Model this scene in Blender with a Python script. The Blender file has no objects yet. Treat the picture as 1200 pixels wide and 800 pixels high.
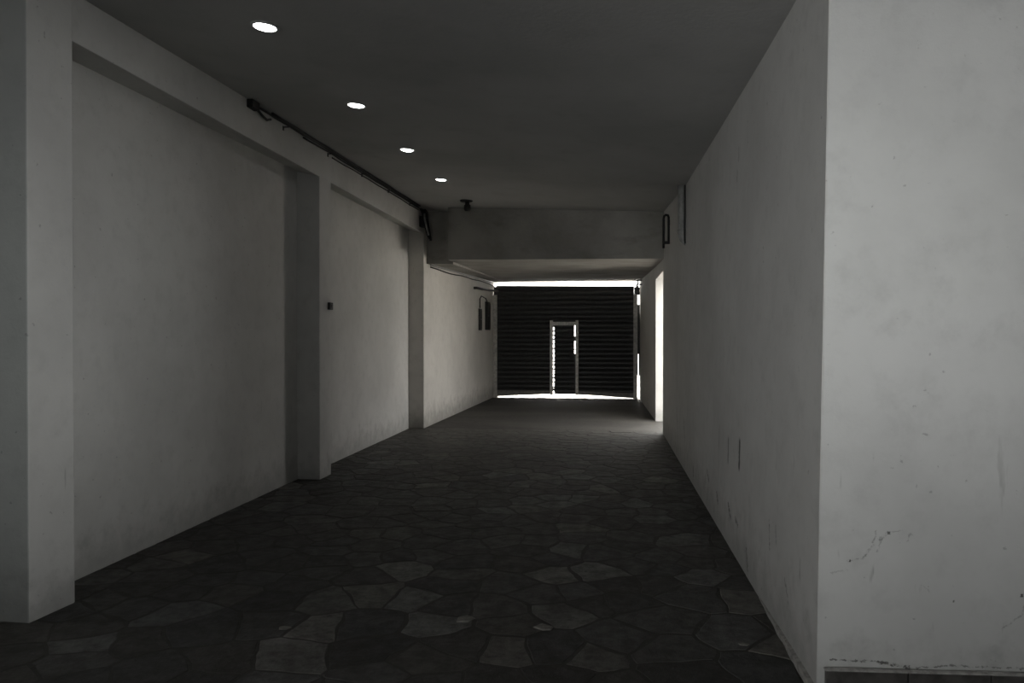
import bpy, bmesh, math, random
from mathutils import Vector, noise
random.seed(7)
PA, PB, PC, PW, PD, PS = 3.5, 4.7, 9.6, 3.3, 6.5, 22
C = bpy.context.scene.collection
scn = bpy.context.scene
PI = math.pi

# ------------------------------------------------------------------ helpers
def link(name, me, mats=None, parent=None):
    o = bpy.data.objects.new(name, me)
    C.objects.link(o)
    if mats is not None:
        for m in (mats if isinstance(mats, (list, tuple)) else [mats]):
            me.materials.append(m)
    if parent is not None:
        o.parent = parent
        o.matrix_parent_inverse = parent.matrix_world.inverted()
    return o

def mesh_from(bm, name, smooth=False):
    bmesh.ops.recalc_face_normals(bm, faces=bm.faces[:])
    me = bpy.data.meshes.new(name)
    bm.to_mesh(me); bm.free()
    if smooth:
        for p in me.polygons: p.use_smooth = True
    return me

def obj(name, bm, mat, parent=None, smooth=False, bevel=0.0, seg=2):
    o = link(name, mesh_from(bm, name, smooth), mat, parent)
    if bevel > 0:
        b = o.modifiers.new('bevel', 'BEVEL'); b.width = bevel; b.segments = seg
        b.limit_method = 'ANGLE'; b.angle_limit = math.radians(35)
    return o

def hexa(bm, bot, top):
    """solid between four bottom corners and four top corners (same order)"""
    vb = [bm.verts.new(p) for p in bot]; vt = [bm.verts.new(p) for p in top]
    bm.faces.new(vb[::-1]); bm.faces.new(vt)
    for i in range(4):
        j = (i + 1) % 4
        bm.faces.new((vb[i], vb[j], vt[j], vt[i]))

def box(bm, x0, x1, y0, y1, z0, z1):
    hexa(bm, [(x0,y0,z0),(x1,y0,z0),(x1,y1,z0),(x0,y1,z0)], [(x0,y0,z1),(x1,y0,z1),(x1,y1,z1),(x0,y1,z1)])

def cyl(bm, p0, p1, r0, r1=None, n=16):
    r1 = r0 if r1 is None else r1
    p0, p1 = Vector(p0), Vector(p1)
    d = (p1 - p0).normalized()
    a = d.orthogonal().normalized(); b = d.cross(a)
    A = [bm.verts.new(p0 + r0*(math.cos(2*PI*k/n)*a + math.sin(2*PI*k/n)*b)) for k in range(n)]
    B = [bm.verts.new(p1 + r1*(math.cos(2*PI*k/n)*a + math.sin(2*PI*k/n)*b)) for k in range(n)]
    for k in range(n):
        l = (k+1) % n
        bm.faces.new((A[k], A[l], B[l], B[k]))
    bm.faces.new(A[::-1]); bm.faces.new(B)

def tube(bm, pts, r, n=10):
    """swept round tube along a polyline"""
    pts = [Vector(p) for p in pts]
    rings = []
    up = None
    for i, p in enumerate(pts):
        d = (pts[min(i+1, len(pts)-1)] - pts[max(i-1, 0)]).normalized()
        if up is None: up = d.orthogonal().normalized()
        up = (up - d*up.dot(d)).normalized()
        b = d.cross(up)
        rr = r[i] if isinstance(r, (list, tuple)) else r
        rings.append([bm.verts.new(p + rr*(math.cos(2*PI*k/n)*up + math.sin(2*PI*k/n)*b)) for k in range(n)])
    for A, B in zip(rings, rings[1:]):
        for k in range(n):
            l = (k+1) % n
            bm.faces.new((A[k], A[l], B[l], B[k]))
    bm.faces.new(rings[0][::-1]); bm.faces.new(rings[-1])

def lathe(bm, c, prof, n=40):
    """revolve (radius, z) points about the vertical through c"""
    rings = []
    for r, z in prof:
        if r < 1e-6: rings.append([bm.verts.new((c[0], c[1], c[2]+z))])
        else: rings.append([bm.verts.new((c[0]+r*math.cos(2*PI*k/n), c[1]+r*math.sin(2*PI*k/n), c[2]+z)) for k in range(n)])
    for A, B in zip(rings, rings[1:]):
        for k in range(n):
            l = (k+1) % n
            q = [A[k % len(A)], A[l % len(A)], B[l % len(B)], B[k % len(B)]]
            u = []
            for v in q:
                if v not in u: u.append(v)
            if len(u) > 2: bm.faces.new(u)

def thing(name, label, cat, loc=(0,0,0), group=None):
    o = bpy.data.objects.new(name, None); C.objects.link(o)
    o.empty_display_size = 0.1
    o.location = loc
    bpy.context.view_layer.update()
    return tag(o, label, cat, group)

def tag(o, label, cat, group=None):
    o['label'] = label; o['category'] = cat
    if group: o['group'] = group
    return o

def struct(o, label=None, cat=None):
    o['kind'] = 'structure'
    if label: o['label'] = label
    if cat: o['category'] = cat
    return o

# ------------------------------------------------------------------ materials
class NT:
    def __init__(self, name):
        self.m = bpy.data.materials.new(name); self.m.use_nodes = True
        self.t = self.m.node_tree; self.b = self.t.nodes['Principled BSDF']
    def n(self, typ, **kw):
        x = self.t.nodes.new(typ)
        for k, v in kw.items(): setattr(x, k, v)
        return x
    def l(self, a, b): self.t.links.new(a, b)
    def val(self, sock, v):
        if isinstance(v, bpy.types.NodeSocket): self.l(v, sock)
        else: sock.default_value = v
    def math(self, op, a, b=0.0, c=None, clamp=False):
        x = self.n('ShaderNodeMath', operation=op, use_clamp=clamp)
        self.val(x.inputs[0], a); self.val(x.inputs[1], b)
        if c is not None: self.val(x.inputs[2], c)
        return x.outputs[0]
    def coords(self): return self.n('ShaderNodeTexCoord').outputs['Object']
    def noise(self, vec, scale, detail=5, rough=0.55, stretch=None):
        if stretch:
            mp = self.n('ShaderNodeMapping'); mp.inputs['Scale'].default_value = stretch
            self.l(vec, mp.inputs['Vector']); vec = mp.outputs['Vector']
        x = self.n('ShaderNodeTexNoise'); x.inputs['Scale'].default_value = scale
        x.inputs['Detail'].default_value = detail; x.inputs['Roughness'].default_value = rough
        self.l(vec, x.inputs['Vector']); return x.outputs['Fac']
    def ramp(self, fac, stops):
        x = self.n('ShaderNodeMapRange'); x.interpolation_type = 'SMOOTHSTEP'
        self.val(x.inputs['Value'], fac)
        x.inputs['From Min'].default_value, x.inputs['From Max'].default_value = stops[0], stops[1]
        x.inputs['To Min'].default_value, x.inputs['To Max'].default_value = stops[2], stops[3]
        return x.outputs['Result']
    def mix(self, fac, a, b, mode='MIX'):
        x = self.n('ShaderNodeMix', data_type='RGBA', blend_type=mode)
        self.val(x.inputs['Factor'], fac)
        for s, v in ((x.inputs['A'], a), (x.inputs['B'], b)):
            if isinstance(v, bpy.types.NodeSocket): self.l(v, s)
            else: s.default_value = (v[0], v[1], v[2], 1)
        return x.outputs['Result']
    def bump(self, h, strength, dist=0.01):
        x = self.n('ShaderNodeBump'); x.inputs['Strength'].default_value = strength
        x.inputs['Distance'].default_value = dist
        self.l(h, x.inputs['Height']); self.l(x.outputs['Normal'], self.b.inputs['Normal'])
    def out(self, color, rough=0.8, metal=0.0, spec=0.3):
        if isinstance(color, bpy.types.NodeSocket): self.l(color, self.b.inputs['Base Color'])
        else: self.b.inputs['Base Color'].default_value = (*color, 1)
        self.val(self.b.inputs['Roughness'], rough)
        self.b.inputs['Metallic'].default_value = metal
        self.b.inputs['Specular IOR Level'].default_value = spec
        return self.m

def plaster(name, col, dark=0.72, dirt_h=0.35, marks=(), axes=('Y','Z'), grime=0.35, bump=0.35, cracks=()):
    """painted render: mottled, trowelled, scuffed near the ground; marks = (u, z, half width, half height, strength)"""
    t = NT(name); co = t.coords()
    n1 = t.noise(co, 0.9, 6, 0.6)
    n2 = t.noise(co, 7, 8, 0.65)
    n3 = t.noise(co, 60, 6, 0.6)
    c = t.mix(t.ramp(n1, (0.35, 0.7, 0, 1)), col, [v*0.86 for v in col])
    c = t.mix(t.ramp(n2, (0.45, 0.8, 0, 0.45)), c, [v*0.70 for v in col])
    sep = t.n('ShaderNodeSeparateXYZ'); t.l(co, sep.inputs[0])
    z = sep.outputs['Z']
    # splash dirt with a ragged upper edge along the foot of the wall
    zz = t.math('ADD', z, t.math('MULTIPLY', t.math('SUBTRACT', n2, 0.5), -0.5))
    foot = t.ramp(zz, (0.0, dirt_h, grime, 0.0))
    c = t.mix(foot, c, (0.10, 0.095, 0.085))
    # small pits and vertical scuffs
    sc = t.noise(co, 5.0, 4, 0.6, stretch=(2.2, 2.2, 0.35))
    sm = t.math('MULTIPLY', t.ramp(sc, (0.66, 0.74, 0, 0.55)), t.ramp(z, (0.2, 1.4, 1.0, 0.12)))
    c = t.mix(sm, c, (0.09, 0.088, 0.08))
    pits = t.noise(co, 26, 3, 0.5)
    c = t.mix(t.ramp(pits, (0.70, 0.76, 0, 0.5)), c, [v*0.35 for v in col])
    if marks:
        u = sep.outputs[axes[0]]
        wob = t.math('MULTIPLY', t.math('SUBTRACT', t.noise(co, 22, 4, 0.7), 0.5), 0.05)
        tot = None
        for (mu, mz, hw, hh, st) in marks:
            du = t.math('DIVIDE', t.math('ABSOLUTE', t.math('ADD', t.math('SUBTRACT', u, mu), wob)), hw)
            dz = t.math('DIVIDE', t.math('ABSOLUTE', t.math('SUBTRACT', z, mz)), hh)
            k = t.math('MULTIPLY', t.ramp(du, (0.55, 1.1, st, 0)), t.ramp(dz, (0.7, 1.05, 1, 0)))
            tot = k if tot is None else t.math('MAXIMUM', tot, k)
        c = t.mix(tot, c, (0.06, 0.058, 0.052))
    if cracks:
        u = t.math('ADD', sep.outputs[axes[0]], t.math('MULTIPLY', t.math('SUBTRACT', t.noise(co, 45, 5, 0.7), 0.5), 0.035))
        zc = t.math('ADD', z, t.math('MULTIPLY', t.math('SUBTRACT', t.noise(co, 38, 5, 0.7), 0.5), 0.035))
        brk = t.ramp(t.noise(co, 55, 4, 0.6), (0.42, 0.56, 0.1, 1.0))
        tot = None
        for (ua, za, ub, zb, wd, st) in cracks:
            L2 = (ub-ua)**2 + (zb-za)**2
            du, dz = t.math('SUBTRACT', u, ua), t.math('SUBTRACT', zc, za)
            k = t.math('ADD', t.math('MULTIPLY', du, (ub-ua)/L2), t.math('MULTIPLY', dz, (zb-za)/L2), clamp=True)
            ex, ez = t.math('SUBTRACT', du, t.math('MULTIPLY', k, ub-ua)), t.math('SUBTRACT', dz, t.math('MULTIPLY', k, zb-za))
            d = t.math('SQRT', t.math('ADD', t.math('MULTIPLY', ex, ex), t.math('MULTIPLY', ez, ez)))
            k = t.math('MULTIPLY', t.ramp(d, (wd*0.4, wd, st, 0)), brk)
            tot = k if tot is None else t.math('MAXIMUM', tot, k)
        c = t.mix(tot, c, (0.07, 0.068, 0.062))
    h = t.math('ADD', t.math('MULTIPLY', n2, 0.5), t.math('MULTIPLY', n3, 0.16))
    t.bump(h, bump, 0.02)
    return t.out(c, 0.85, 0, 0.25)

WALL = (0.58, 0.575, 0.555)
m_left = plaster('plaster_left', WALL)
m_pillar = plaster('plaster_pillar', WALL, dirt_h=0.28)
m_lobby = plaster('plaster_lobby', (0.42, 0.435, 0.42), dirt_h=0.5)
m_rear = plaster('plaster_rear', (0.62, 0.60, 0.56), dirt_h=0.45, grime=0.55, bump=0.6)
MARKS = [(5.05,0.72,0.034,0.12,0.85),(5.50,0.68,0.03,0.11,0.5),(5.33,2.66,0.012,0.05,0.6),(5.28,2.80,0.018,0.06,0.3)]
RC = [(7.62,0.18,7.60,0.10,0.02,0.8),(6.6,0.33,6.5,0.27,0.022,0.7),(6.02,0.25,5.95,0.20,0.02,0.9),(5.46,0.29,5.40,0.25,0.02,0.9),(5.40,0.25,5.33,0.22,0.012,0.8),
      (5.16,0.26,5.06,0.24,0.014,0.8),(4.75,0.16,4.70,0.06,0.02,0.7),(4.12,0.50,4.10,0.36,0.010,0.7),(3.95,0.42,3.97,0.52,0.008,0.5),(3.75,0.30,3.68,0.22,0.012,0.5),(8.6,0.55,8.5,0.35,0.03,0.5),(9.5,0.6,9.4,0.4,0.03,0.5)]
m_right = plaster('plaster_right', WALL, marks=MARKS, dirt_h=0.42, cracks=[(a, b, c, d, w*1.6, k) for a, b, c, d, w, k in RC])
FC = [(1.00,0.57,1.06,0.58,0.005,0.7),(1.06,0.58,1.10,0.64,0.006,0.8),(1.10,0.64,1.115,0.70,0.005,0.7),(1.13,0.66,1.16,0.69,0.008,0.8),(1.16,0.69,1.22,0.70,0.004,0.5),
      (1.13,0.66,1.12,0.61,0.004,0.5),(0.93,0.52,1.00,0.53,0.004,0.4),(1.30,0.47,1.33,0.45,0.005,0.5),(1.62,0.30,1.70,0.36,0.005,0.6),(1.70,0.36,1.72,0.44,0.004,0.5),
      (0.93,0.155,1.12,0.150,0.006,0.8),(1.12,0.150,1.25,0.128,0.009,0.9),(1.25,0.128,1.42,0.142,0.005,0.7),(1.42,0.142,1.8,0.135,0.005,0.6)]
FM = [(1.004,0.571,0.005,0.006,0.9),(1.43,0.41,0.005,0.005,0.8),(1.70,0.44,0.008,0.008,0.9),(1.17,0.69,0.009,0.007,0.8)]
m_front = plaster('plaster_front', (0.60, 0.60, 0.585), marks=FM, axes=('X','Z'), dirt_h=0.3, grime=0.3, cracks=[(a, b, c, d, w, k*0.65 if b > 0.2 else k) for a, b, c, d, w, k in FC])

t = NT('ceiling_paint'); co = t.coords()
c = t.mix(t.ramp(t.noise(co, 0.7, 5), (0.35, 0.7, 0, 1)), (0.50, 0.497, 0.487), (0.42, 0.42, 0.41))
c = t.mix(t.ramp(t.noise(co, 3.0, 7, 0.65), (0.5, 0.8, 0, 0.35)), c, (0.30, 0.297, 0.287))
t.bump(t.noise(co, 30, 5), 0.2, 0.01)
m_ceil = t.out(c, 0.9, 0, 0.2)

t = NT('soffit_concrete'); co = t.coords()
c = t.mix(t.ramp(t.noise(co, 1.2, 6), (0.3, 0.7, 0, 1)), (0.36, 0.345, 0.32), (0.24, 0.23, 0.21))
c = t.mix(t.ramp(t.noise(co, 4.0, 7, 0.65, stretch=(0.4, 2.5, 1)), (0.5, 0.75, 0, 0.5)), c, (0.13, 0.125, 0.115))
t.bump(t.noise(co, 14, 6), 0.4, 0.02)
m_soffit = t.out(c, 0.85, 0, 0.25)

# flagstones: each stone keeps its own tint in a colour attribute
t = NT('flagstone'); co = t.coords()
at = t.n('ShaderNodeAttribute', attribute_name='stone_tint')
n2 = t.noise(co, 9, 8, 0.7); n3 = t.noise(co, 45, 6, 0.7); n1 = t.noise(co, 1.1, 5, 0.6)
c = t.mix(t.ramp(n2, (0.35, 0.7, 0.0, 0.6)), at.outputs['Color'], (0.035, 0.034, 0.031))
c = t.mix(t.ramp(n1, (0.46, 0.68, 0.0, 0.45)), c, (0.036, 0.029, 0.026))
c = t.mix(t.ramp(t.noise(co, 2.3, 9, 0.72), (0.46, 0.66, 0.0, 0.6)), c, (0.050, 0.048, 0.043))
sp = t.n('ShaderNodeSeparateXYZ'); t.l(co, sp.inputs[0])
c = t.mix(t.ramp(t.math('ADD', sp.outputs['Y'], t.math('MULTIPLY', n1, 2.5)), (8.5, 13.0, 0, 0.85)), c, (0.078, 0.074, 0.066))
c = t.mix(t.ramp(t.noise(co, 17, 9, 0.75), (0.5, 0.66, 0.0, 0.55)), c, (0.028, 0.027, 0.025))
c = t.mix(t.ramp(n3, (0.60, 0.72, 0.0, 0.6)), c, (0.16, 0.15, 0.135))
t.bump(t.math('ADD', t.math('MULTIPLY', n2, 0.8), t.math('MULTIPLY', n3, 0.3)), 0.7, 0.015)
m_stone = t.out(c, t.ramp(n2, (0.3, 0.7, 0.5, 0.75)), 0, 0.3)

t = NT('grout'); co = t.coords()
n2 = t.noise(co, 12, 8, 0.7); n1 = t.noise(co, 0.8, 5, 0.6, stretch=(0.6, 1.6, 1))
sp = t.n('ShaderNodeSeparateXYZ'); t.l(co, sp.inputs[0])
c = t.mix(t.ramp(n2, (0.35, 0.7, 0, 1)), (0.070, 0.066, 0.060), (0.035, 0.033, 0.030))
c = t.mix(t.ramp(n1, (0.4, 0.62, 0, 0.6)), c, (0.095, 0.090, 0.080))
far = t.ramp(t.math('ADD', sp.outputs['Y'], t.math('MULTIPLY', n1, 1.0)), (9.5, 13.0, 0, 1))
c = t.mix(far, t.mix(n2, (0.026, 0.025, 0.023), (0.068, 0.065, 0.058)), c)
t.bump(n2, 0.8, 0.02)
m_grout = t.out(c, 0.72, 0, 0.3)

def simple(name, col, rough=0.5, metal=0.0, spec=0.4, var=0.35, sc=20):
    t = NT(name); co = t.coords()
    c = t.mix(t.ramp(t.noise(co, sc, 5), (0.35, 0.7, 0, 1)), col, [v*(1-var) for v in col])
    t.bump(t.noise(co, sc*4, 4), 0.1, 0.004)
    return t.out(c, rough, metal, spec)

m_slat = simple('shutter_steel', (0.036, 0.036, 0.036), 0.42, 0.0, 0.5)
m_rail = simple('galvanised_rail', (0.52, 0.50, 0.47), 0.5, 0.0, 0.5)
m_frame = simple('wicket_frame_steel', (0.74, 0.72, 0.68), 0.5, 0.0, 0.5)
m_brail = simple('bottom_rail_steel', (0.22, 0.21, 0.20), 0.5, 0.2, 0.5)
m_black = simple('black_cable', (0.012, 0.012, 0.012), 0.6)
m_dark = simple('dark_metal', (0.022, 0.021, 0.02), 0.55)
m_meter = simple('meter_box_metal', (0.03, 0.028, 0.026), 0.6)
m_pvc = simple('grey_plastic_pipe', (0.30, 0.30, 0.29), 0.6)
m_cond = simple('steel_conduit', (0.34, 0.34, 0.33), 0.45, 0.3)
m_tile = simple('skirting_tile', (0.085, 0.08, 0.075), 0.5, 0, 0.4, 0.5, 14)
m_tiletop = simple('skirting_edge', (0.40, 0.39, 0.37), 0.7, 0, 0.3, 0.4, 30)
m_trim = simple('lamp_trim', (0.55, 0.55, 0.54), 0.4)
m_chip = simple('pale_stone', (0.24, 0.23, 0.21), 0.8, 0, 0.3, 0.4, 40)
m_pave = simple('pavement', (0.62, 0.60, 0.56), 0.9, 0, 0.2, 0.15, 3)
m_asph = simple('forecourt', (0.45, 0.445, 0.43), 0.9, 0, 0.2, 0.2, 3)
t = NT('lamp_glow'); t.b.inputs['Emission Color'].default_value = (1, 0.985, 0.96, 1); t.b.inputs['Emission Strength'].default_value = 9.0
m_glow = t.out((0.8, 0.8, 0.8), 0.4)

# ------------------------------------------------------------------ floor: slab and crazy paving in one mesh
def clip(poly, a, b):
    """keep the part of poly nearer to a than to b"""
    mx, my = (a[0]+b[0])/2, (a[1]+b[1])/2; nx, ny = b[0]-a[0], b[1]-a[1]
    out = []
    for i, p in enumerate(poly):
        q = poly[(i+1) % len(poly)]
        dp = (p[0]-mx)*nx + (p[1]-my)*ny; dq = (q[0]-mx)*nx + (q[1]-my)*ny
        if dp <= 0: out.append(p)
        if dp*dq < 0:
            s = dp/(dp-dq); out.append((p[0]+s*(q[0]-p[0]), p[1]+s*(q[1]-p[1])))
    return out

FX0, FX1, FY0, FY1 = -4.6, 2.4, 1.2, 11.9
fixed = [ # stones one can pick out in the foreground: x, y, tint
    (-1.47,3.60,(0.150,0.140,0.122)), (-1.50,3.28,(0.155,0.148,0.135)), (-1.28,3.66,(0.050,0.051,0.053)), (-0.89,3.74,(0.118,0.116,0.108)),
    (-1.12,3.36,(0.030,0.030,0.030)), (-0.48,3.47,(0.112,0.100,0.084)), (-0.05,3.42,(0.105,0.097,0.084)), (-1.60,3.98,(0.080,0.078,0.066)),
    (-1.36,4.12,(0.095,0.088,0.072)), (-1.10,4.08,(0.105,0.103,0.096)), (-1.34,4.60,(0.115,0.110,0.096)), (-0.60,4.40,(0.060,0.060,0.057)),
    (-0.36,4.62,(0.120,0.112,0.096)), (-0.05,4.70,(0.130,0.126,0.116)), (-0.62,3.98,(0.075,0.066,0.058)), (-0.25,3.98,(0.098,0.092,0.082)),
    (-1.75,3.62,(0.070,0.069,0.066)), (-2.10,3.50,(0.050,0.050,0.050)), (-1.86,3.95,(0.036,0.036,0.037)), (0.30,3.55,(0.070,0.067,0.062)), (0.25,3.95,(0.075,0.072,0.066))]
seeds = [(x, y) for x, y, _ in fixed]; tints = [tuple((0.55*v + 0.45*c[1])*(1.45 if c[1] > 0.075 else 1.1) for v in c) for _, _, c in fixed]
tries = 0
while tries < 9000:
    tries += 1
    x, y = random.uniform(FX0, FX1), random.uniform(FY0, FY1)
    md = random.choice((0.20, 0.26, 0.34, 0.44, 0.55))
    if all((x-a)**2 + (y-b)**2 > md*md for a, b in seeds):
        seeds.append((x, y))
        g = random.choice((0.034, 0.045, 0.055, 0.06, 0.075, 0.12)) * random.uniform(0.85, 1.15)
        w = random.uniform(0.0, 1.0)
        g *= 1.12
        tints.append((g*(1+0.06*w), g, g*(1-0.10*w)))
bm = bmesh.new()
tint = bm.loops.layers.float_color.new('stone_tint')
box(bm, -6.4, 6.8, -4.9, 19.0, -0.25, 0.0)
for i, s in enumerate(seeds):
    poly = [(FX0,FY0),(FX1,FY0),(FX1,FY1),(FX0,FY1)]
    for j, q in enumerate(seeds):
        if j != i and (s[0]-q[0])**2 + (s[1]-q[1])**2 < 4.0: poly = clip(poly, s, q)
    if len(poly) < 3: continue
    gap = random.uniform(0.001, 0.010)
    pts = []
    for k, p in enumerate(poly):
        q = poly[(k+1) % len(poly)]
        L = math.hypot(q[0]-p[0], q[1]-p[1]); nn = max(1, int(L/0.05))
        for a in range(nn):
            f = a/nn; x, y = p[0]+f*(q[0]-p[0]), p[1]+f*(q[1]-p[1])
            v = Vector((x*2.1, y*2.1, 4.0)); u = Vector((x*5.5, y*5.5, 9.0))
            x += 0.05*noise.noise(v) + 0.025*noise.noise(u); y += 0.05*noise.noise(v+Vector((31,7,0))) + 0.025*noise.noise(u+Vector((3,17,0)))
            dx, dy = s[0]-x, s[1]-y; d = math.hypot(dx, dy) + 1e-6
            w = noise.noise(Vector((x*9, y*9, i*3.1)))*0.016 + noise.noise(Vector((x*28, y*28, i*1.7)))*0.006
            sh = max(0.002, gap + w)
            pts.append((x + dx/d*sh, y + dy/d*sh))
    ins = [(FX0+0.02 < p[0] < FX1-0.02) for p in pts]
    h = random.uniform(0.0015, 0.0035); tx, ty = random.uniform(-0.004, 0.004), random.uniform(-0.004, 0.004)
    def lift(x, y, ex): return max(0.0015, h + ex + (x-s[0])*tx + (y-s[1])*ty)
    low = [bm.verts.new((x, y, -0.004)) for x, y in pts]
    top = []
    for x, y in pts:
        dx, dy = s[0]-x, s[1]-y; d = math.hypot(dx, dy) + 1e-6
        top.append(bm.verts.new((x+dx/d*0.008, y+dy/d*0.008, lift(x, y, 0))))
    fs = [bm.faces.new(top)]
    n = len(pts)
    for k in range(n):
        fs.append(bm.faces.new((low[k], low[(k+1) % n], top[(k+1) % n], top[k])))
    for f in fs:
        f.material_index = 1
        for lp in f.loops: lp[tint] = (*tints[i], 1)
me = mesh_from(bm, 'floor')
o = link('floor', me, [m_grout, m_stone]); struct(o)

# ------------------------------------------------------------------ ceiling (slightly warped slab)
SL = [(3.0,3.46),(3.88,3.48),(5.95,3.54),(8.5,3.60),(11.7,3.66)]
SR = [(3.0,3.16),(3.88,3.17),(5.95,3.21),(8.5,3.27),(11.7,3.50)]
XL, XR = -3.03, 0.95
def interp(tb, y):
    if y <= tb[0][0]: return tb[0][1]
    for (a, p), (b, q) in zip(tb, tb[1:]):
        if y <= b: return p + (q-p)*(y-a)/(b-a)
    return tb[-1][1]
def ceil_z(x, y):
    f = min(1.0, max(0.0, (x-XL)/(XR-XL)))
    return interp(SL, y)*(1-f) + interp(SR, y)*f
def slab_grid(xs, ys, zf, ztop):
    bm = bmesh.new()
    lo = [[bm.verts.new((x, y, zf(x, y))) for x in xs] for y in ys]
    hi = [[bm.verts.new((x, y, ztop)) for x in xs] for y in ys]
    for j in range(len(ys)-1):
        for i in range(len(xs)-1):
            bm.faces.new((lo[j][i], lo[j+1][i], lo[j+1][i+1], lo[j][i+1]))
            bm.faces.new((hi[j][i], hi[j][i+1], hi[j+1][i+1], hi[j+1][i]))
    for j in range(len(ys)-1):
        bm.faces.new((lo[j][0], hi[j][0], hi[j+1][0], lo[j+1][0])); bm.faces.new((lo[j][-1], lo[j+1][-1], hi[j+1][-1], hi[j][-1]))
    for i in range(len(xs)-1):
        bm.faces.new((lo[0][i], lo[0][i+1], hi[0][i+1], hi[0][i])); bm.faces.new((lo[-1][i], hi[-1][i], hi[-1][i+1], lo[-1][i+1]))
    return bm
ys = [3.0+0.3*k for k in range(31)]
o = obj('ceiling', slab_grid([-3.62, -3.03, -2.2, -1.4, -0.6, 0.2, 0.95, 1.2], ys, ceil_z, 4.0), m_ceil, smooth=False); struct(o)
bm = bmesh.new()
hexa(bm, [(-6.4,-4.9,3.36),(6.8,-4.9,3.30),(6.8,3.3,3.20),(-6.4,3.3,3.46)], [(-6.4,-4.9,4.0),(6.8,-4.9,4.0),(6.8,3.3,4.0),(-6.4,3.3,4.0)])
o = obj('ceiling_lobby', bm, m_ceil); struct(o)

# lowered slab before the shutter: its front is the cross beam
bm = bmesh.new()
def hb(x0, x1, y0):
    hexa(bm, [(x0,y0,2.79),(x1,y0,2.76),(x1,18.62,2.955),(x0,18.62,2.965)], [(x0,y0,3.99),(x1,y0,3.99),(x1,18.62,3.99),(x0,18.62,3.99)])
hb(-2.58, 1.14, 11.6)
hb(-3.6, -2.58, 12.0)
o = obj('ceiling_rear', bm, m_soffit); struct(o)

# ------------------------------------------------------------------ left side
bm = bmesh.new()
hexa(bm, [(-3.62,3.6,0),(-3.27,3.6,0),(-3.30,11.9,0),(-3.62,11.9,0)], [(-3.62,3.6,3.6),(-3.27,3.6,3.6),(-3.31,11.9,3.6),(-3.62,11.9,3.6)])
o = obj('wall_left', bm, m_left); struct(o)
bm = bmesh.new()   # projecting rear length of the left wall
hexa(bm, [(-3.62,11.81,0),(-3.045,11.83,0),(-2.90,18.62,0),(-3.62,18.62,0)], [(-3.62,11.81,3.62),(-3.045,11.83,3.62),(-2.90,18.62,3.62),(-3.62,18.62,3.62)])
o = obj('wall_left_rear', bm, m_rear, bevel=0.012); struct(o)
bm = bmesh.new()   # near wall whose end is the first pillar
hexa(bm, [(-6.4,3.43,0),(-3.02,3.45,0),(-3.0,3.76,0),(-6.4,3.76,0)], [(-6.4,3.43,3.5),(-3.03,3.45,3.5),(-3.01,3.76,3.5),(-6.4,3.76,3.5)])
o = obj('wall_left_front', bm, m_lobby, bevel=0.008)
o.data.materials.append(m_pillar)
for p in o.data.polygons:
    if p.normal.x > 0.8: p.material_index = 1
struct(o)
bm = bmesh.new()
hexa(bm, [(-3.4,7.38,0),(-3.035,7.38,0),(-3.035,7.70,0),(-3.4,7.70,0)], [(-3.4,7.38,3.3),(-3.035,7.38,3.3),(-3.035,7.70,3.3),(-3.4,7.70,3.3)])
o = obj('pillar_left', bm, m_pillar, bevel=0.008); struct(o)
bm = bmesh.new()   # long beam over the recesses
hexa(bm, [(-3.61,3.74,3.22),(-3.03,3.74,3.20),(-3.035,11.82,3.25),(-3.61,11.82,3.40)], [(-3.61,3.74,3.7),(-3.03,3.74,3.7),(-3.035,11.82,3.7),(-3.61,11.82,3.7)])
o = obj('beam_left', bm, m_pillar, bevel=0.006); struct(o)

# ------------------------------------------------------------------ right side
DY0, DY1, DZ = 11.72, 13.45, 2.58
def rw(y, z):        # face of the corridor's right wall: leans slightly outwards, closes in towards the shutter
    base = 0.87 if y < 13.45 else 0.87 - 0.07*(y-13.45)/5.0
    return base + 0.019*min(z, 3.2)*max(0.0, (12.5-y)/9.3)
bm = bmesh.new()
def rseg(y0, y1, z0, z1):
    hexa(bm, [(rw(y0,z0),y0,z0),(1.15,y0,z0),(1.15,y1,z0),(rw(y1,z0),y1,z0)], [(rw(y0,z1),y0,z1),(1.15,y0,z1),(1.15,y1,z1),(rw(y1,z1),y1,z1)])
hexa(bm, [(rw(3.19,0),3.19,0),(1.15,3.25,0),(1.15,DY0,0),(rw(DY0,0),DY0,0)], [(rw(3.19,3.7),3.19,3.7),(1.15,3.25,3.7),(1.15,DY0,3.7),(rw(DY0,3.7),DY0,3.7)])
rseg(DY0, DY1, DZ, 3.7); rseg(DY1, 18.62, 0, 3.7)
bmesh.ops.remove_doubles(bm, verts=bm.verts[:], dist=1e-5)
o = obj('wall_right', bm, m_right); struct(o)
bm = bmesh.new()
hexa(bm, [(0.871,3.186,0),(6.8,3.60,0),(6.8,3.9,0),(1.10,3.45,0)], [(0.932,3.186,3.7),(6.8,3.60,3.7),(6.8,3.9,3.7),(1.10,3.45,3.7)])
o = obj('wall_right_front', bm, m_front, bevel=0.006); struct(o)

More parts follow.
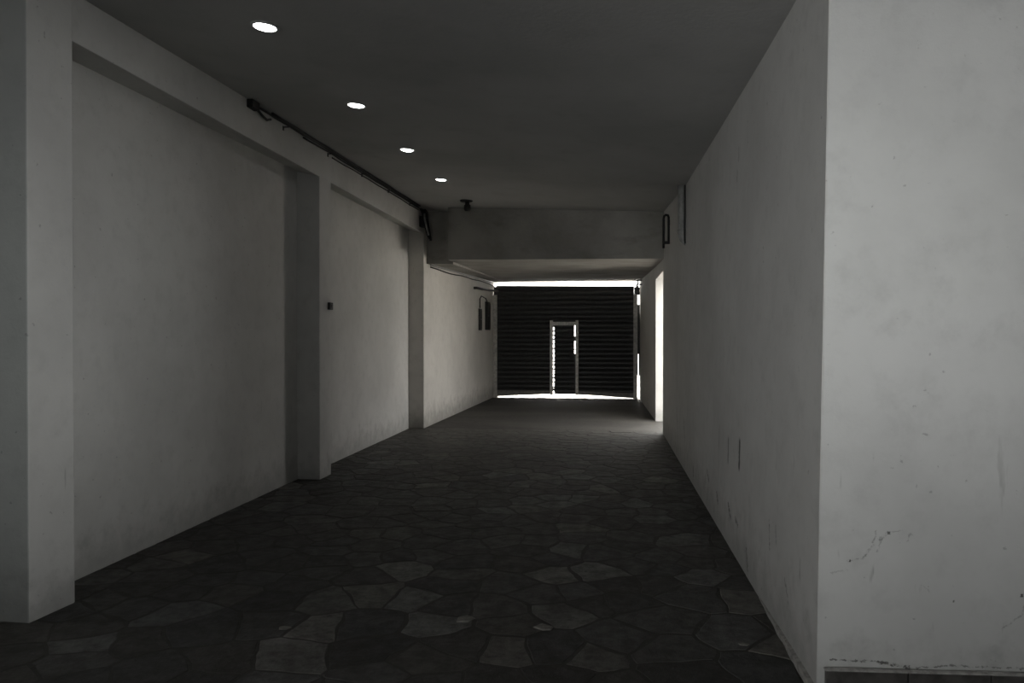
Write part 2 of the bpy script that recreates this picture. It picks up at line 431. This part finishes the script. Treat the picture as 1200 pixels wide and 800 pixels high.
def fy(x): return 3.19 + (x-0.87)*0.41/5.93
t_ = bmesh.new()
x = 0.905
while x < 6.0:
    w = 0.33
    hexa(t_, [(x,fy(x)-0.035,0),(x+w-0.004,fy(x+w)-0.035,0),(x+w-0.004,fy(x+w)+0.01,0),(x,fy(x)+0.01,0)],
             [(x,fy(x)-0.035,0.118),(x+w-0.004,fy(x+w)-0.035,0.118),(x+w-0.004,fy(x+w)+0.01,0.118),(x,fy(x)+0.01,0.118)])
    x += w
o = obj('baseboard_right_front', t_, m_tile, bevel=0.003); struct(o)
bm = bmesh.new()   # mortar bed along the top of the tiles, broken edge
n = 60; rows = []
for k in range(n+1):
    x = 0.90 + 5.1*k/n
    a = noise.noise(Vector((x*7, 2.3, 0)))*0.008
    y = fy(x)
    rows.append([bm.verts.new(p) for p in ((x,y-0.033,0.118),(x,y-0.033,0.124),(x,y-0.018+a,0.128),(x,y-0.010+a,0.121),(x,y+0.01,0.120),(x,y+0.01,0.118))])
for A, B in zip(rows, rows[1:]):
    for k in range(6): bm.faces.new((A[k], A[(k+1) % 6], B[(k+1) % 6], B[k]))
bm.faces.new(rows[0]); bm.faces.new(rows[-1][::-1])
o = obj('trim_1', bm, m_tiletop); struct(o)
bm = bmesh.new()   # thin cement fillet along the corridor side near the corner
n = 24; rows = []
for k in range(n+1):
    y = 3.2 + 1.15*k/n; s = 1.0 - 0.85*(k/n)**2; a = 0.006*noise.noise(Vector((y*8, 0, 1)))
    rows.append([bm.verts.new(p) for p in ((0.885,y,0.0),(0.87-0.020*s+a,y,0.0),(0.87-0.018*s+a,y,0.028*s+0.006),(0.885,y,0.034*s+0.008))])
for A, B in zip(rows, rows[1:]):
    for k in range(4): bm.faces.new((A[k], A[(k+1) % 4], B[(k+1) % 4], B[k]))
bm.faces.new(rows[0]); bm.faces.new(rows[-1][::-1])
o = obj('baseboard_right', bm, m_tiletop); struct(o)

# ------------------------------------------------------------------ lobby behind the viewer: closed, with unseen windows added to go with the fill lamps
def wall_with_hole(name, ax, at, th, u0, u1, hole, z1=3.6):
    """straight wall along x or y with one opening (u0, u1, z0, z1)"""
    bm = bmesh.new()
    def bb(a, b, c, d):
        if ax == 'x': box(bm, a, b, at, at+th, c, d)
        else: box(bm, at, at+th, a, b, c, d)
    h = hole
    bb(u0, h[0], 0, z1); bb(h[1], u1, 0, z1); bb(h[0], h[1], 0, h[2]); bb(h[0], h[1], h[3], z1)
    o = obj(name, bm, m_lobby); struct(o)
W1 = (-0.9, 2.3, 1.15, 2.45); W2 = (-2.6, 1.0, 1.15, 2.55); W3 = (-6.0, -3.0, 1.1, 2.5)
bm = bmesh.new()
for (u0, u1, z0, z1) in ((-6.4, W3[0], 0, 3.6), (W3[1], W1[0], 0, 3.6), (W1[1], 6.8, 0, 3.6), (W3[0], W3[1], 0, W3[2]), (W3[0], W3[1], W3[3], 3.6), (W1[0], W1[1], 0, W1[2]), (W1[0], W1[1], W1[3], 3.6)):
    box(bm, u0, u1, -4.9, -4.6, z0, z1)
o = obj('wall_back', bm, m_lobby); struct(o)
wall_with_hole('wall_lobby_right', 'y', 6.5, 0.3, -4.9, 3.9, W2)
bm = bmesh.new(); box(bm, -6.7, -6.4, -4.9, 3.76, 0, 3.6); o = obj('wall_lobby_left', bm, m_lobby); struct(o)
def added_window(n, ax, at, w):  # unseen frame and opaque pane, added as backing for a fill lamp
    bm = bmesh.new(); gl = bmesh.new()
    def bb(m, a, b, c, d, t0, t1):
        if ax == 'x': box(m, a, b, at+t0, at+t1, c, d)
        else: box(m, at+t0, at+t1, a, b, c, d)
    f = 0.05; k = 3
    bb(bm, w[0], w[1], w[2], w[2]+f, 0, 0.05); bb(bm, w[0], w[1], w[3]-f, w[3], 0, 0.05)
    for i in range(k+1):
        u = w[0] + (w[1]-w[0]-f)*i/k; bb(bm, u, u+f, w[2]+f, w[3]-f, 0, 0.05)
    bb(gl, w[0]+f, w[1]-f, w[2]+f, w[3]-f, 0.02, 0.03)
    o = obj('added_window_%d' % n, bm, m_rail); struct(o); obj('pane', gl, m_frost, o)
m_frost = simple('frosted_glass', (0.7, 0.7, 0.7), 0.3, 0, 0.5, 0.05)
added_window(1, 'x', -4.75, W1); added_window(2, 'y', 6.62, W2); added_window(3, 'x', -4.75, W3)
bm = bmesh.new(); box(bm, -40, 40, -40, -4.9, -0.3, -0.02); o = obj('forecourt', bm, m_asph); struct(o)
bm = bmesh.new(); box(bm, -40, 40, 19.0, 70, -0.3, -0.02); o = obj('street', bm, m_pave); struct(o)
bm = bmesh.new(); box(bm, 6.8, 40, -4.9, 18.99, -0.3, -0.02); box(bm, 1.15, 6.8, 3.95, 18.99, -0.3, -0.02); o = obj('yard', bm, m_pave); struct(o)

# ------------------------------------------------------------------ roller shutter with its wicket door
SY = 18.40
def slats(bm, x0, x1, z0, z1, pitch=0.118, y=SY):
    """interlocking curved slats, one profile swept in x"""
    prof = []
    z = z0; k = 0
    base = math.floor(z0/pitch)*pitch
    zz = base
    while zz < z1:
        for f in (0.0, 0.10, 0.22, 0.45, 0.68, 0.90):
            h = zz + f*pitch
            if z0 <= h <= z1:
                d = 0.0 if f == 0.0 else -0.028*math.sin(PI*min(1, max(0, (f-0.02)/0.96)))**0.7
                prof.append((y + d, h))
        zz += pitch
    prof = [(y, z0)] + [p for p in prof if z0+1e-4 < p[1] < z1-1e-4] + [(y, z1)]
    fr = [[bm.verts.new((x, a, b)) for a, b in prof] for x in (x0, x1)]
    bk = [[bm.verts.new((x, a+0.012, b)) for a, b in prof] for x in (x0, x1)]
    for i in range(len(prof)-1):
        bm.faces.new((fr[0][i], fr[1][i], fr[1][i+1], fr[0][i+1]))
        bm.faces.new((bk[0][i], bk[0][i+1], bk[1][i+1], bk[1][i]))
        for s in (0, 1): bm.faces.new((fr[s][i], fr[s][i+1], bk[s][i+1], bk[s][i]))
    for i in (0, -1): bm.faces.new((fr[0][i], fr[1][i], bk[1][i], bk[0][i]))
sh = thing('roller_shutter', 'large dark slatted roller shutter with a narrow wicket door closing the far end', 'shutter', (-1.1, SY, 0))
WX0, WX1, WZ = -1.44, -0.735, 1.93
bm = bmesh.new()
slats(bm, -2.83, WX0+0.02, 0.13, WZ); slats(bm, WX1-0.02, 0.655, 0.10, WZ); slats(bm, -2.83, 0.655, WZ, 2.79)
obj('curtain', bm, m_slat, sh)
bm = bmesh.new(); hexa(bm, [(-2.83,SY-0.03,2.77),(0.655,SY-0.03,2.77),(0.655,SY+0.02,2.77),(-2.83,SY+0.02,2.77)], [(-2.83,SY-0.03,2.865),(0.655,SY-0.03,2.815),(0.655,SY+0.02,2.815),(-2.83,SY+0.02,2.865)]); obj('top_rail', bm, m_dark, sh, bevel=0.004)
bm = bmesh.new(); hexa(bm, [(-2.83,SY-0.035,0.035),(WX0,SY-0.035,0.10),(WX0,SY+0.02,0.10),(-2.83,SY+0.02,0.035)], [(-2.83,SY-0.035,0.19),(WX0,SY-0.035,0.185),(WX0,SY+0.02,0.185),(-2.83,SY+0.02,0.19)])
obj('bottom_rail', bm, m_brail, sh, bevel=0.004)
bm = bmesh.new(); hexa(bm, [(WX1,SY-0.035,0.095),(0.655,SY-0.035,0.02),(0.655,SY+0.02,0.02),(WX1,SY+0.02,0.095)], [(WX1,SY-0.035,0.18),(0.655,SY-0.035,0.145),(0.655,SY+0.02,0.145),(WX1,SY+0.02,0.18)])
obj('bottom_rail', bm, m_brail, sh, bevel=0.004)
for x0, x1 in ((-2.90, -2.80), (0.64, 0.74)):     # U-shaped guides
    bm = bmesh.new()
    box(bm, x0, x1, SY-0.075, SY-0.06, 0.0, 2.62); box(bm, x0, x1, SY+0.06, SY+0.075, 0.0, 2.62)
    if x0 < 0: box(bm, x0, x0+0.014, SY-0.06, SY+0.06, 0.0, 2.62)
    else: box(bm, x1-0.014, x1, SY-0.06, SY+0.06, 0.0, 2.62)
    obj('guide_rail', bm, m_rail, sh, bevel=0.003)
wd = thing('wicket_door', '', '', (-1.09, SY, 0))
for k in ('label', 'category'): del wd[k]
# as a part: its panel mesh stands under the shutter, frame pieces below it
bpy.data.objects.remove(wd)
bm = bmesh.new(); slats(bm, -1.338, -0.832, 0.10, 1.86, y=SY+0.004)
for k in range(16):          # ragged slat ends that interrupt the slit of light
    z = 0.16 + 0.108*k + random.uniform(-0.02, 0.02)
    box(bm, -1.372, -1.336, SY-0.004, SY+0.012, z, z + random.choice((0.03, 0.045, 0.065)))
for z, h in ((1.45, 0.12), (0.10, 1.03), (1.22, 0.03)):
    box(bm, -0.834, -0.800, SY-0.004, SY+0.012, z, z+h)
wd = obj('wicket_door', bm, m_slat, sh)
bm = bmesh.new(); box(bm, WX0-0.01, -1.372, SY-0.065, SY+0.02, 0.08, 1.97); obj('door_post', bm, m_frame, wd, bevel=0.004)
bm = bmesh.new(); box(bm, -0.80, WX1+0.005, SY-0.065, SY+0.02, 0.08, 1.97); obj('door_post', bm, m_frame, wd, bevel=0.004)
bm = bmesh.new(); box(bm, -1.372, -0.80, SY-0.055, SY+0.02, 1.84, 1.93); obj('crossbar', bm, m_frame, wd, bevel=0.004)
bm = bmesh.new(); box(bm, -0.95, -0.86, SY-0.05, SY-0.02, 0.98, 1.16); cyl(bm, (-0.90,SY-0.05,1.02), (-0.90,SY-0.09,1.02), 0.012); box(bm, -0.93, -0.86, SY-0.10, SY-0.085, 1.01, 1.03)
obj('door_lock', bm, m_dark, wd, bevel=0.003)
bm = bmesh.new(); box(bm, -0.98, -0.90, SY-0.045, SY-0.02, 1.62, 1.74); obj('latch_plate', bm, m_dark, wd, bevel=0.003)

# jamb boards right of the shutter with slits of outside light between them
bm = bmesh.new()
box(bm, 0.735, 0.775, SY+0.02, SY+0.06, 1.12, 2.36); box(bm, 0.768, 0.80, SY+0.02, SY+0.06, 0.58, 1.2); box(bm, 0.735, 0.757, SY+0.02, SY+0.06, 0.60, 1.12); box(bm, 0.66, 0.82, SY+0.02, SY+0.06, 2.60, 2.80)
box(bm, 0.77, 0.815, SY+0.02, SY+0.06, 1.2, 2.36)
o = obj('trim_2', bm, m_dark, bevel=0.003); struct(o)
bm = bmesh.new()
box(bm, -2.93, -2.885, SY+0.05, SY+0.09, 0.0, 2.45); box(bm, -2.93, -2.80, SY+0.05, SY+0.09, 2.60, 2.84)
o = obj('trim_3', bm, m_dark, bevel=0.003); struct(o)

# crumbling threshold under the shutter
bm = bmesh.new()
for k in range(46):
    x = -2.85 + 3.6*k/46 + random.uniform(-0.03, 0.03); y = 18.12 + random.uniform(-0.14, 0.10); r = random.uniform(0.025, 0.075)
    vs = []
    m = random.choice((5, 6, 7)); ph = random.uniform(0, 6)
    lo = [(x + r*1.5*math.cos(ph+2*PI*a/m)*random.uniform(.7, 1.2), y + r*math.sin(ph+2*PI*a/m)*random.uniform(.7, 1.2)) for a in range(m)]
    h = random.uniform(0.006, 0.022)
    A = [bm.verts.new((p, q, -0.002)) for p, q in lo]; B = [bm.verts.new((x+(p-x)*0.8, y+(q-y)*0.8, h*random.uniform(.6, 1.2))) for p, q in lo]
    bm.faces.new(B)
    for a in range(m): bm.faces.new((A[a], A[(a+1) % m], B[(a+1) % m], B[a]))
o = obj('threshold_rubble', bm, m_grout); o['kind'] = 'stuff'; tag(o, 'broken grey rubble strewn along the foot of the shutter', 'rubble')

# ------------------------------------------------------------------ ceiling lamps
LAMPS = [(-2.08,4.21,'ceiling downlight nearest the viewer, largest of the row of four'), (-2.084,5.85,'second glowing ceiling downlight from the viewer'),
         (-2.095,7.44,'third glowing ceiling downlight from the viewer'), (-2.11,9.08,'farthest and smallest glowing ceiling downlight, next to the cross beam')]
first = None
for i, (x, y, lab) in enumerate(LAMPS):
    if first is None:
        first = thing('ceiling_downlight', 'bright round ' + lab, 'ceiling light', (0, 0, 0), 'downlights in a row along the ceiling')
        bm = bmesh.new(); lathe(bm, (0,0,0), [(0.066,0.010),(0.066,-0.004),(0.072,-0.009),(0.084,-0.006),(0.086,0.006),(0.066,0.010)]); obj('trim_ring', bm, m_trim, first, True)
        bm = bmesh.new(); lathe(bm, (0,0,0), [(0,-0.020),(0.03,-0.018),(0.055,-0.011),(0.0655,0.0),(0.0655,0.006),(0,0.006)]); obj('lamp_lens', bm, m_glow, first, True)
        r = first
    else:
        r = first.copy(); C.objects.link(r)
        for ch in list(first.children):
            c2 = ch.copy(); C.objects.link(c2); c2.parent = r
        r['label'] = ('bright round ' if i == 0 else 'small round ') + lab
    r.location = (x, y, ceil_z(x, y) - 0.003)
    sx = (ceil_z(x+0.2, y) - ceil_z(x-0.2, y))/0.4; sy = (ceil_z(x, y+0.2) - ceil_z(x, y-0.2))/0.4
    r.rotation_euler = (math.atan(sy), -math.atan(sx), 0)

# ------------------------------------------------------------------ small fittings
def wavy(pts, n, amp, seed):
    """resample a polyline and let it sag and wander a little"""
    out = []
    P = [Vector(p) for p in pts]
    for a, b in zip(P, P[1:]):
        for k in range(n):
            q = a.lerp(b, k/n)
            out.append(q + Vector((noise.noise(q*2.3 + Vector((seed,0,0)))*amp, 0, noise.noise(q*1.7 + Vector((0,seed,5)))*amp)))
    out.append(P[-1]); return out
cb = thing('cable_bundle', 'black cables clipped along the joint of ceiling and left beam', 'cable', (-3.0, 5.95, 3.5))
for k, (dx, dz, r, y0) in enumerate(((0.012, -0.022, 0.011, 5.95), (0.026, -0.052, 0.009, 6.9), (0.038, -0.018, 0.012, 6.2), (0.012, -0.078, 0.007, 7.7))):
    pts = [(XL+dx, y0 + 0.0, ceil_z(XL, y0)+dz)] + [(XL+dx, y, ceil_z(XL, y)+dz) for y in (7.9, 9.5, 11.38)]
    bm = bmesh.new(); tube(bm, wavy(pts, 10, 0.012, k*3.7), r); obj('cable', bm, m_black, cb, True)
for y in (6.5, 7.6, 8.7, 9.8, 10.9):
    bm = bmesh.new(); z = ceil_z(XL, y); box(bm, XL-0.004, XL+0.055, y-0.012, y+0.012, z-0.062, z-0.056); box(bm, XL-0.004, XL+0.004, y-0.012, y+0.012, z-0.09, z-0.05)
    obj('cable_clip', bm, m_dark, cb)
jb = thing('junction_box', 'small black box where the cables start at the ceiling edge', 'junction box', (-2.99, 5.9, 3.48))
bm = bmesh.new(); z = ceil_z(XL, 5.9); box(bm, XL-0.002, XL+0.055, 5.80, 5.93, z-0.075, z-0.005); obj('box_body', bm, m_black, jb, bevel=0.006)
bm = bmesh.new(); tube(bm, [(XL+0.03,5.93,z-0.06),(XL+0.03,6.03,z-0.085),(XL+0.03,6.11,z-0.095),(XL+0.03,6.18,z-0.07)], 0.011); obj('cable_tail', bm, m_black, jb, True)

# dropped cables and bare conduit at the corner of beam and cross beam
cd = thing('cable_drop', 'bunch of black cables dropping at the corner of left beam and cross beam', 'cable', (-2.97, 11.6, 3.2))
for k in range(4):
    bm = bmesh.new(); a = 0.022*k
    tube(bm, wavy([(-3.0+a, 11.45, 3.60-a*0.3), (-3.0+a, 11.56, 3.57), (-2.985+a, 11.60, 3.42), (-2.93+a*0.8, 11.62, 3.20 - 0.03*k)], 6, 0.012, 11+k*5), 0.017)
    obj('cable', bm, m_black, cd, True)
bm = bmesh.new(); box(bm, -3.035, -2.93, 11.48, 11.62, 3.32, 3.50); obj('connector', bm, m_black, cd, bevel=0.012)
bm = bmesh.new(); tube(bm, [(-2.93,11.42,3.52),(-2.925,11.42,3.42),(-2.905,11.42,3.34),(-2.875,11.43,3.22),(-2.865,11.43,3.17)], 0.014)
tag(obj('conduit', bm, m_cond, None, True), 'short shiny grey conduit in front of the dropping black cables', 'conduit')
bm = bmesh.new()
pts = [(-3.03+0.145*(y-11.9)/6.7+0.03, y, 2.79+0.175*(y-12.0)/6.62-0.022) for y in (12.1, 13.5, 15, 16.5, 17.8, 18.3)]
tube(bm, wavy(pts, 4, 0.008, 4), 0.019)
tag(obj('conduit', bm, m_cond, None, True), 'thin grey conduit running along the rear left wall under the low ceiling', 'conduit')

bm = bmesh.new()
pts = [(-3.03+0.145*(y-11.9)/6.7+0.018, y, 2.79+0.175*(y-12.0)/6.62-0.062-dz) for y, dz in ((12.15,0),(12.9,0.01),(13.6,0.03),(14.6,0.0),(15.6,0.025),(16.6,0.005),(17.6,0.02),(18.25,0.06))]
tube(bm, wavy(pts, 5, 0.012, 9), 0.011)
tag(obj('cable', bm, m_black, None, True), 'thin black cable sagging just below the grey conduit on the rear left wall', 'cable')

# ceiling fitting before the cross beam
fx, fyy = -2.12, 10.80; fz = ceil_z(fx, fyy)
cf = thing('ceiling_fitting', 'small dark pendant fitting under the ceiling just before the cross beam', 'fitting', (fx, fyy, fz))
bm = bmesh.new(); lathe(bm, (fx,fyy,fz), [(0,0.004),(0.095,0.004),(0.097,-0.012),(0.085,-0.022),(0,-0.022)], 28); obj('mounting_plate', bm, m_black, cf, True)
bm = bmesh.new(); lathe(bm, (fx+0.015,fyy,fz), [(0,-0.02),(0.030,-0.02),(0.034,-0.06),(0.048,-0.075),(0.052,-0.13),(0.040,-0.158),(0,-0.165)], 24); obj('socket', bm, m_dark, cf, True)

# grey pipe bending into the right wall
px, py = 0.872, 8.62
pp = thing('wall_pipe', 'grey plastic pipe coming down the right wall and bending into it', 'pipe', (px, py, 2.58))
bm = bmesh.new(); zt = ceil_z(px, py) - 0.005
pts = [(px-0.01, py, zt), (px-0.01, py, 2.74)] + [(px-0.01+0.10*(1-math.cos(a)), py, 2.72-0.10*math.sin(a)) for a in (0.2,0.5,0.8,1.1,1.4,1.57)] + [(px+0.15, py, 2.62)]
tube(bm, pts, 0.052, 20); obj('pipe', bm, m_pvc, pp, True)
bm = bmesh.new(); cyl(bm, (px-0.01,py,2.77), (px-0.01,py,2.72), 0.058, n=20); obj('collar', bm, m_pvc, pp, True)

bm = bmesh.new(); tube(bm, wavy([(px+0.008, py-0.075, zt-0.01), (px+0.006, py-0.075, 2.78), (px+0.014, py-0.06, 2.60)], 5, 0.004, 3), 0.010); obj('cable', bm, m_dark, pp, True)  # no real cable: dark strip added for the shaded edge of the pipe

# black bracket by the cross beam
bk = thing('wall_bracket', 'tall narrow black metal loop bracket on the right wall before the cross beam', 'bracket', (0.86, 10.6, 2.8))
bm = bmesh.new()
tube(bm, [(0.795,10.6,2.80),(0.795,10.6,3.22),(0.803,10.6,3.26),(0.825,10.6,3.275),(0.855,10.6,3.27),(0.866,10.6,3.24),(0.866,10.6,2.86)], 0.017, 10); obj('loop', bm, m_black, bk, True)
bm = bmesh.new(); box(bm, 0.785, 0.89, 10.58, 10.62, 2.86, 2.90); obj('fixing', bm, m_black, bk, bevel=0.004)
bm = bmesh.new(); box(bm, 0.85, 0.89, 10.57, 10.63, 3.12, 3.2); obj('fixing', bm, m_black, bk, bevel=0.004)

# small dark box on the pillar
bm = bmesh.new(); box(bm, -3.04, -3.005, 7.60, 7.69, 1.82, 1.90)
sb = obj('wall_switch', bm, m_black, None, bevel=0.006); tag(sb, 'tiny dark box on the side face of the middle left pillar', 'switch')
bm = bmesh.new(); box(bm, -3.007, -2.998, 7.63, 7.66, 1.845, 1.875); obj('switch_rocker', bm, m_dark, sb, bevel=0.002)

# two meter boxes near the shutter
def lw(y): return -3.045 + 0.145*(y-11.83)/6.79
def meter(lab, y0, y1, z0, z1, d):
    r = thing('meter_box', lab, 'meter box', (lw(y0), y0, z0), 'boxes on the rear left wall')
    bm = bmesh.new(); hexa(bm, [(lw(y0)-0.02,y0,z0),(lw(y0)+d,y0,z0),(lw(y1)+d,y1,z0),(lw(y1)-0.02,y1,z0)], [(lw(y0)-0.02,y0,z1),(lw(y0)+d,y0,z1),(lw(y1)+d,y1,z1),(lw(y1)-0.02,y1,z1)])
    obj('box_body', bm, m_meter, r, bevel=0.006)
    bm = bmesh.new(); hexa(bm, [(lw(y0)+d-0.001,y0+0.03,z0+0.03),(lw(y0)+d+0.012,y0+0.03,z0+0.03),(lw(y1)+d+0.012,y1-0.03,z0+0.03),(lw(y1)+d-0.001,y1-0.03,z0+0.03)],
                         [(lw(y0)+d-0.001,y0+0.03,z1-0.03),(lw(y0)+d+0.012,y0+0.03,z1-0.03),(lw(y1)+d+0.012,y1-0.03,z1-0.03),(lw(y1)+d-0.001,y1-0.03,z1-0.03)])
    dr = obj('box_door', bm, m_meter, r, bevel=0.004)
    bm = bmesh.new(); cyl(bm, (lw(y0)+d+0.01,y0+0.08,(z0+z1)/2), (lw(y0)+d+0.03,y0+0.08,(z0+z1)/2), 0.014); obj('knob', bm, m_cond, dr, True)
meter('smaller dark box on the rear left wall, nearer the viewer', 16.45, 16.72, 1.70, 2.20, 0.03)
meter('taller dark box on the rear left wall, nearer the shutter', 17.25, 17.65, 1.72, 2.40, 0.055)
bm = bmesh.new(); tube(bm, [(lw(16.55)+0.015,16.55,2.215),(lw(16.55)+0.015,16.55,2.42),(lw(16.7)+0.02,16.7,2.50),(lw(17.2)+0.03,17.2,2.47),(lw(17.35)+0.03,17.35,2.415)], 0.012)
tag(obj('cable', bm, m_black, None, True), 'short black cable looping between the two dark boxes on the left wall', 'cable')

# dark pipe from the left wall to the shutter's top corner
bm = bmesh.new(); tube(bm, [(lw(15.9)+0.0,15.9,2.635),(lw(15.95)+0.06,15.95,2.64),(-2.88,16.6,2.66),(-2.82,17.6,2.70),(-2.78,18.3,2.72)], [0.03,0.03,0.028,0.028,0.03])
tag(obj('metal_pipe', bm, m_dark, None, True), 'dark metal pipe from the left wall to the top left corner of the shutter', 'pipe')

# bracket and hoist chain at the shutter's top right
hb_ = thing('shutter_bracket', 'dark open box bracket at the top right corner of the shutter', 'bracket', (0.8, 17.6, 2.95))
bm = bmesh.new()
for q in ((0.67,0.91,2.885,2.91),(0.67,0.91,2.785,2.81),(0.70,0.73,2.785,2.91),(0.88,0.91,2.785,2.91)): box(bm, q[0], min(q[1],0.93), 17.5, 17.56, q[2], q[3])
obj('bracket_frame', bm, m_dark, hb_, bevel=0.004)
bm = bmesh.new(); box(bm, 0.67, 0.73, 17.5, 17.6, 2.62, 2.77); tube(bm, [(0.70,17.55,2.80),(0.705,17.55,2.72),(0.70,17.55,2.56)], 0.018); obj('hoist', bm, m_dark, hb_, bevel=0.004)

# loose pale stone chips on the paving
def chip(x, y, rx, ry, h, lab):
    bm = bmesh.new(); m = 5; ph = random.uniform(0, 6)
    lo = [(rx*math.cos(ph+2*PI*a/m)*random.uniform(.5, 1.2), ry*math.sin(ph+2*PI*a/m)*random.uniform(.5, 1.2)) for a in range(m)]
    A = [bm.verts.new((p, q, 0)) for p, q in lo]; B = [bm.verts.new((p*0.86, q*0.86, h*random.uniform(.8, 1.1))) for p, q in lo]
    bm.faces.new(A[::-1]); bm.faces.new(B)
    for a in range(m): bm.faces.new((A[a], A[(a+1) % m], B[(a+1) % m], B[a]))
    o = obj('stone_chip', bm, m_chip, None); o.location = (x, y, 0.004)
    tag(o, lab, 'stone chip', 'stone chips on the paving')
chip(-0.75, 3.80, 0.075, 0.060, 0.007, 'pale flat stone chip on the grey flagstone, brightest of the chips')
chip(-0.32, 3.74, 0.06, 0.05, 0.006, 'small reddish pale stone chip near the middle of the foreground paving')
chip(-1.66, 3.56, 0.045, 0.035, 0.005, 'leftmost small pale stone chip on the foreground paving')
chip(0.66, 3.66, 0.03, 0.02, 0.004, 'tiny stone chip on the dark paving close to the right wall')

# ------------------------------------------------------------------ light: overcast sky through the openings, plus added fill lamps in the lobby
w = bpy.data.worlds.new('sky'); scn.world = w; w.use_nodes = True
bg = w.node_tree.nodes['Background']
bg.inputs['Color'].default_value = (1.0, 0.985, 0.955, 1); bg.inputs['Strength'].default_value = PW
def portal(name, loc, rot, sx, sy):
    L = bpy.data.lights.new(name, 'AREA'); L.shape = 'RECTANGLE'; L.size = sx; L.size_y = sy
    L.cycles.is_portal = True
    o = bpy.data.objects.new(name, L); C.objects.link(o); o.location = loc; o.rotation_euler = rot
def fill_lamp(name, w, loc, target, power, spread):
    """unseen area lamp added inside the lobby as fill, aimed at target"""
    L = bpy.data.lights.new(name, 'AREA'); L.shape = 'RECTANGLE'; L.size = w[1]-w[0]-0.2; L.size_y = w[3]-w[2]-0.2
    L.energy = power; L.spread = math.radians(spread); L.color = (0.985, 1.0, 0.995)
    o = bpy.data.objects.new(name, L); C.objects.link(o); o.location = loc
    d = Vector(target) - Vector(loc)
    o.rotation_euler = d.to_track_quat('-Z', 'Y').to_euler()
fill_lamp('fill_back', W1, ((W1[0]+W1[1])/2, -4.4, (W1[2]+W1[3])/2), (1.2, 3.2, 2.05), PA, 31)
fill_lamp('fill_side', W2, (6.3, (W2[0]+W2[1])/2, (W2[2]+W2[3])/2), (-3.05, 3.5, 1.58), PB, 26)
fill_lamp('fill_back_soft', W1, ((W1[0]+W1[1])/2, -4.45, (W1[2]+W1[3])/2), (-1.2, 6, 1.7), PD, 120)
fill_lamp('fill_left', W3, ((W3[0]+W3[1])/2, -4.2, (W3[2]+W3[3])/2), (0.9, 3.2, 1.7), PC, 50)
portal('daylight_shutter', (-1.05, 18.7, 1.5), (-PI/2, 0, 0), 3.9, 3.0)
portal('daylight_doorway', (1.16, (DY0+DY1)/2, DZ/2), (0, PI/2, 0), DZ, DY1-DY0)

S = bpy.data.lights.new('sun', 'SUN'); S.energy = PS; S.angle = 0.01; S.color = (1, 0.96, 0.9)
so = bpy.data.objects.new('sun', S); C.objects.link(so); so.location = (0, 30, 20)
so.rotation_euler = Vector((0.12, -0.42, -0.9)).to_track_quat('-Z', 'Y').to_euler()

# ------------------------------------------------------------------ camera
cam = bpy.data.cameras.new('camera'); cam.lens = 25.5; cam.sensor_width = 36; cam.clip_start = 0.05
co_ = bpy.data.objects.new('camera', cam); C.objects.link(co_)
co_.location = (0, 0, 1.5)
co_.rotation_euler = (PI/2 - math.atan(3/850), 0, math.atan(112/850))
scn.camera = co_
scn.view_settings.view_transform = 'Standard'; scn.view_settings.look = 'None'
scn.view_settings.gamma = 1; scn.view_settings.use_curve_mapping = False
scn.view_settings.exposure = 1.0
scn.cycles.max_bounces = 12; scn.cycles.diffuse_bounces = 8
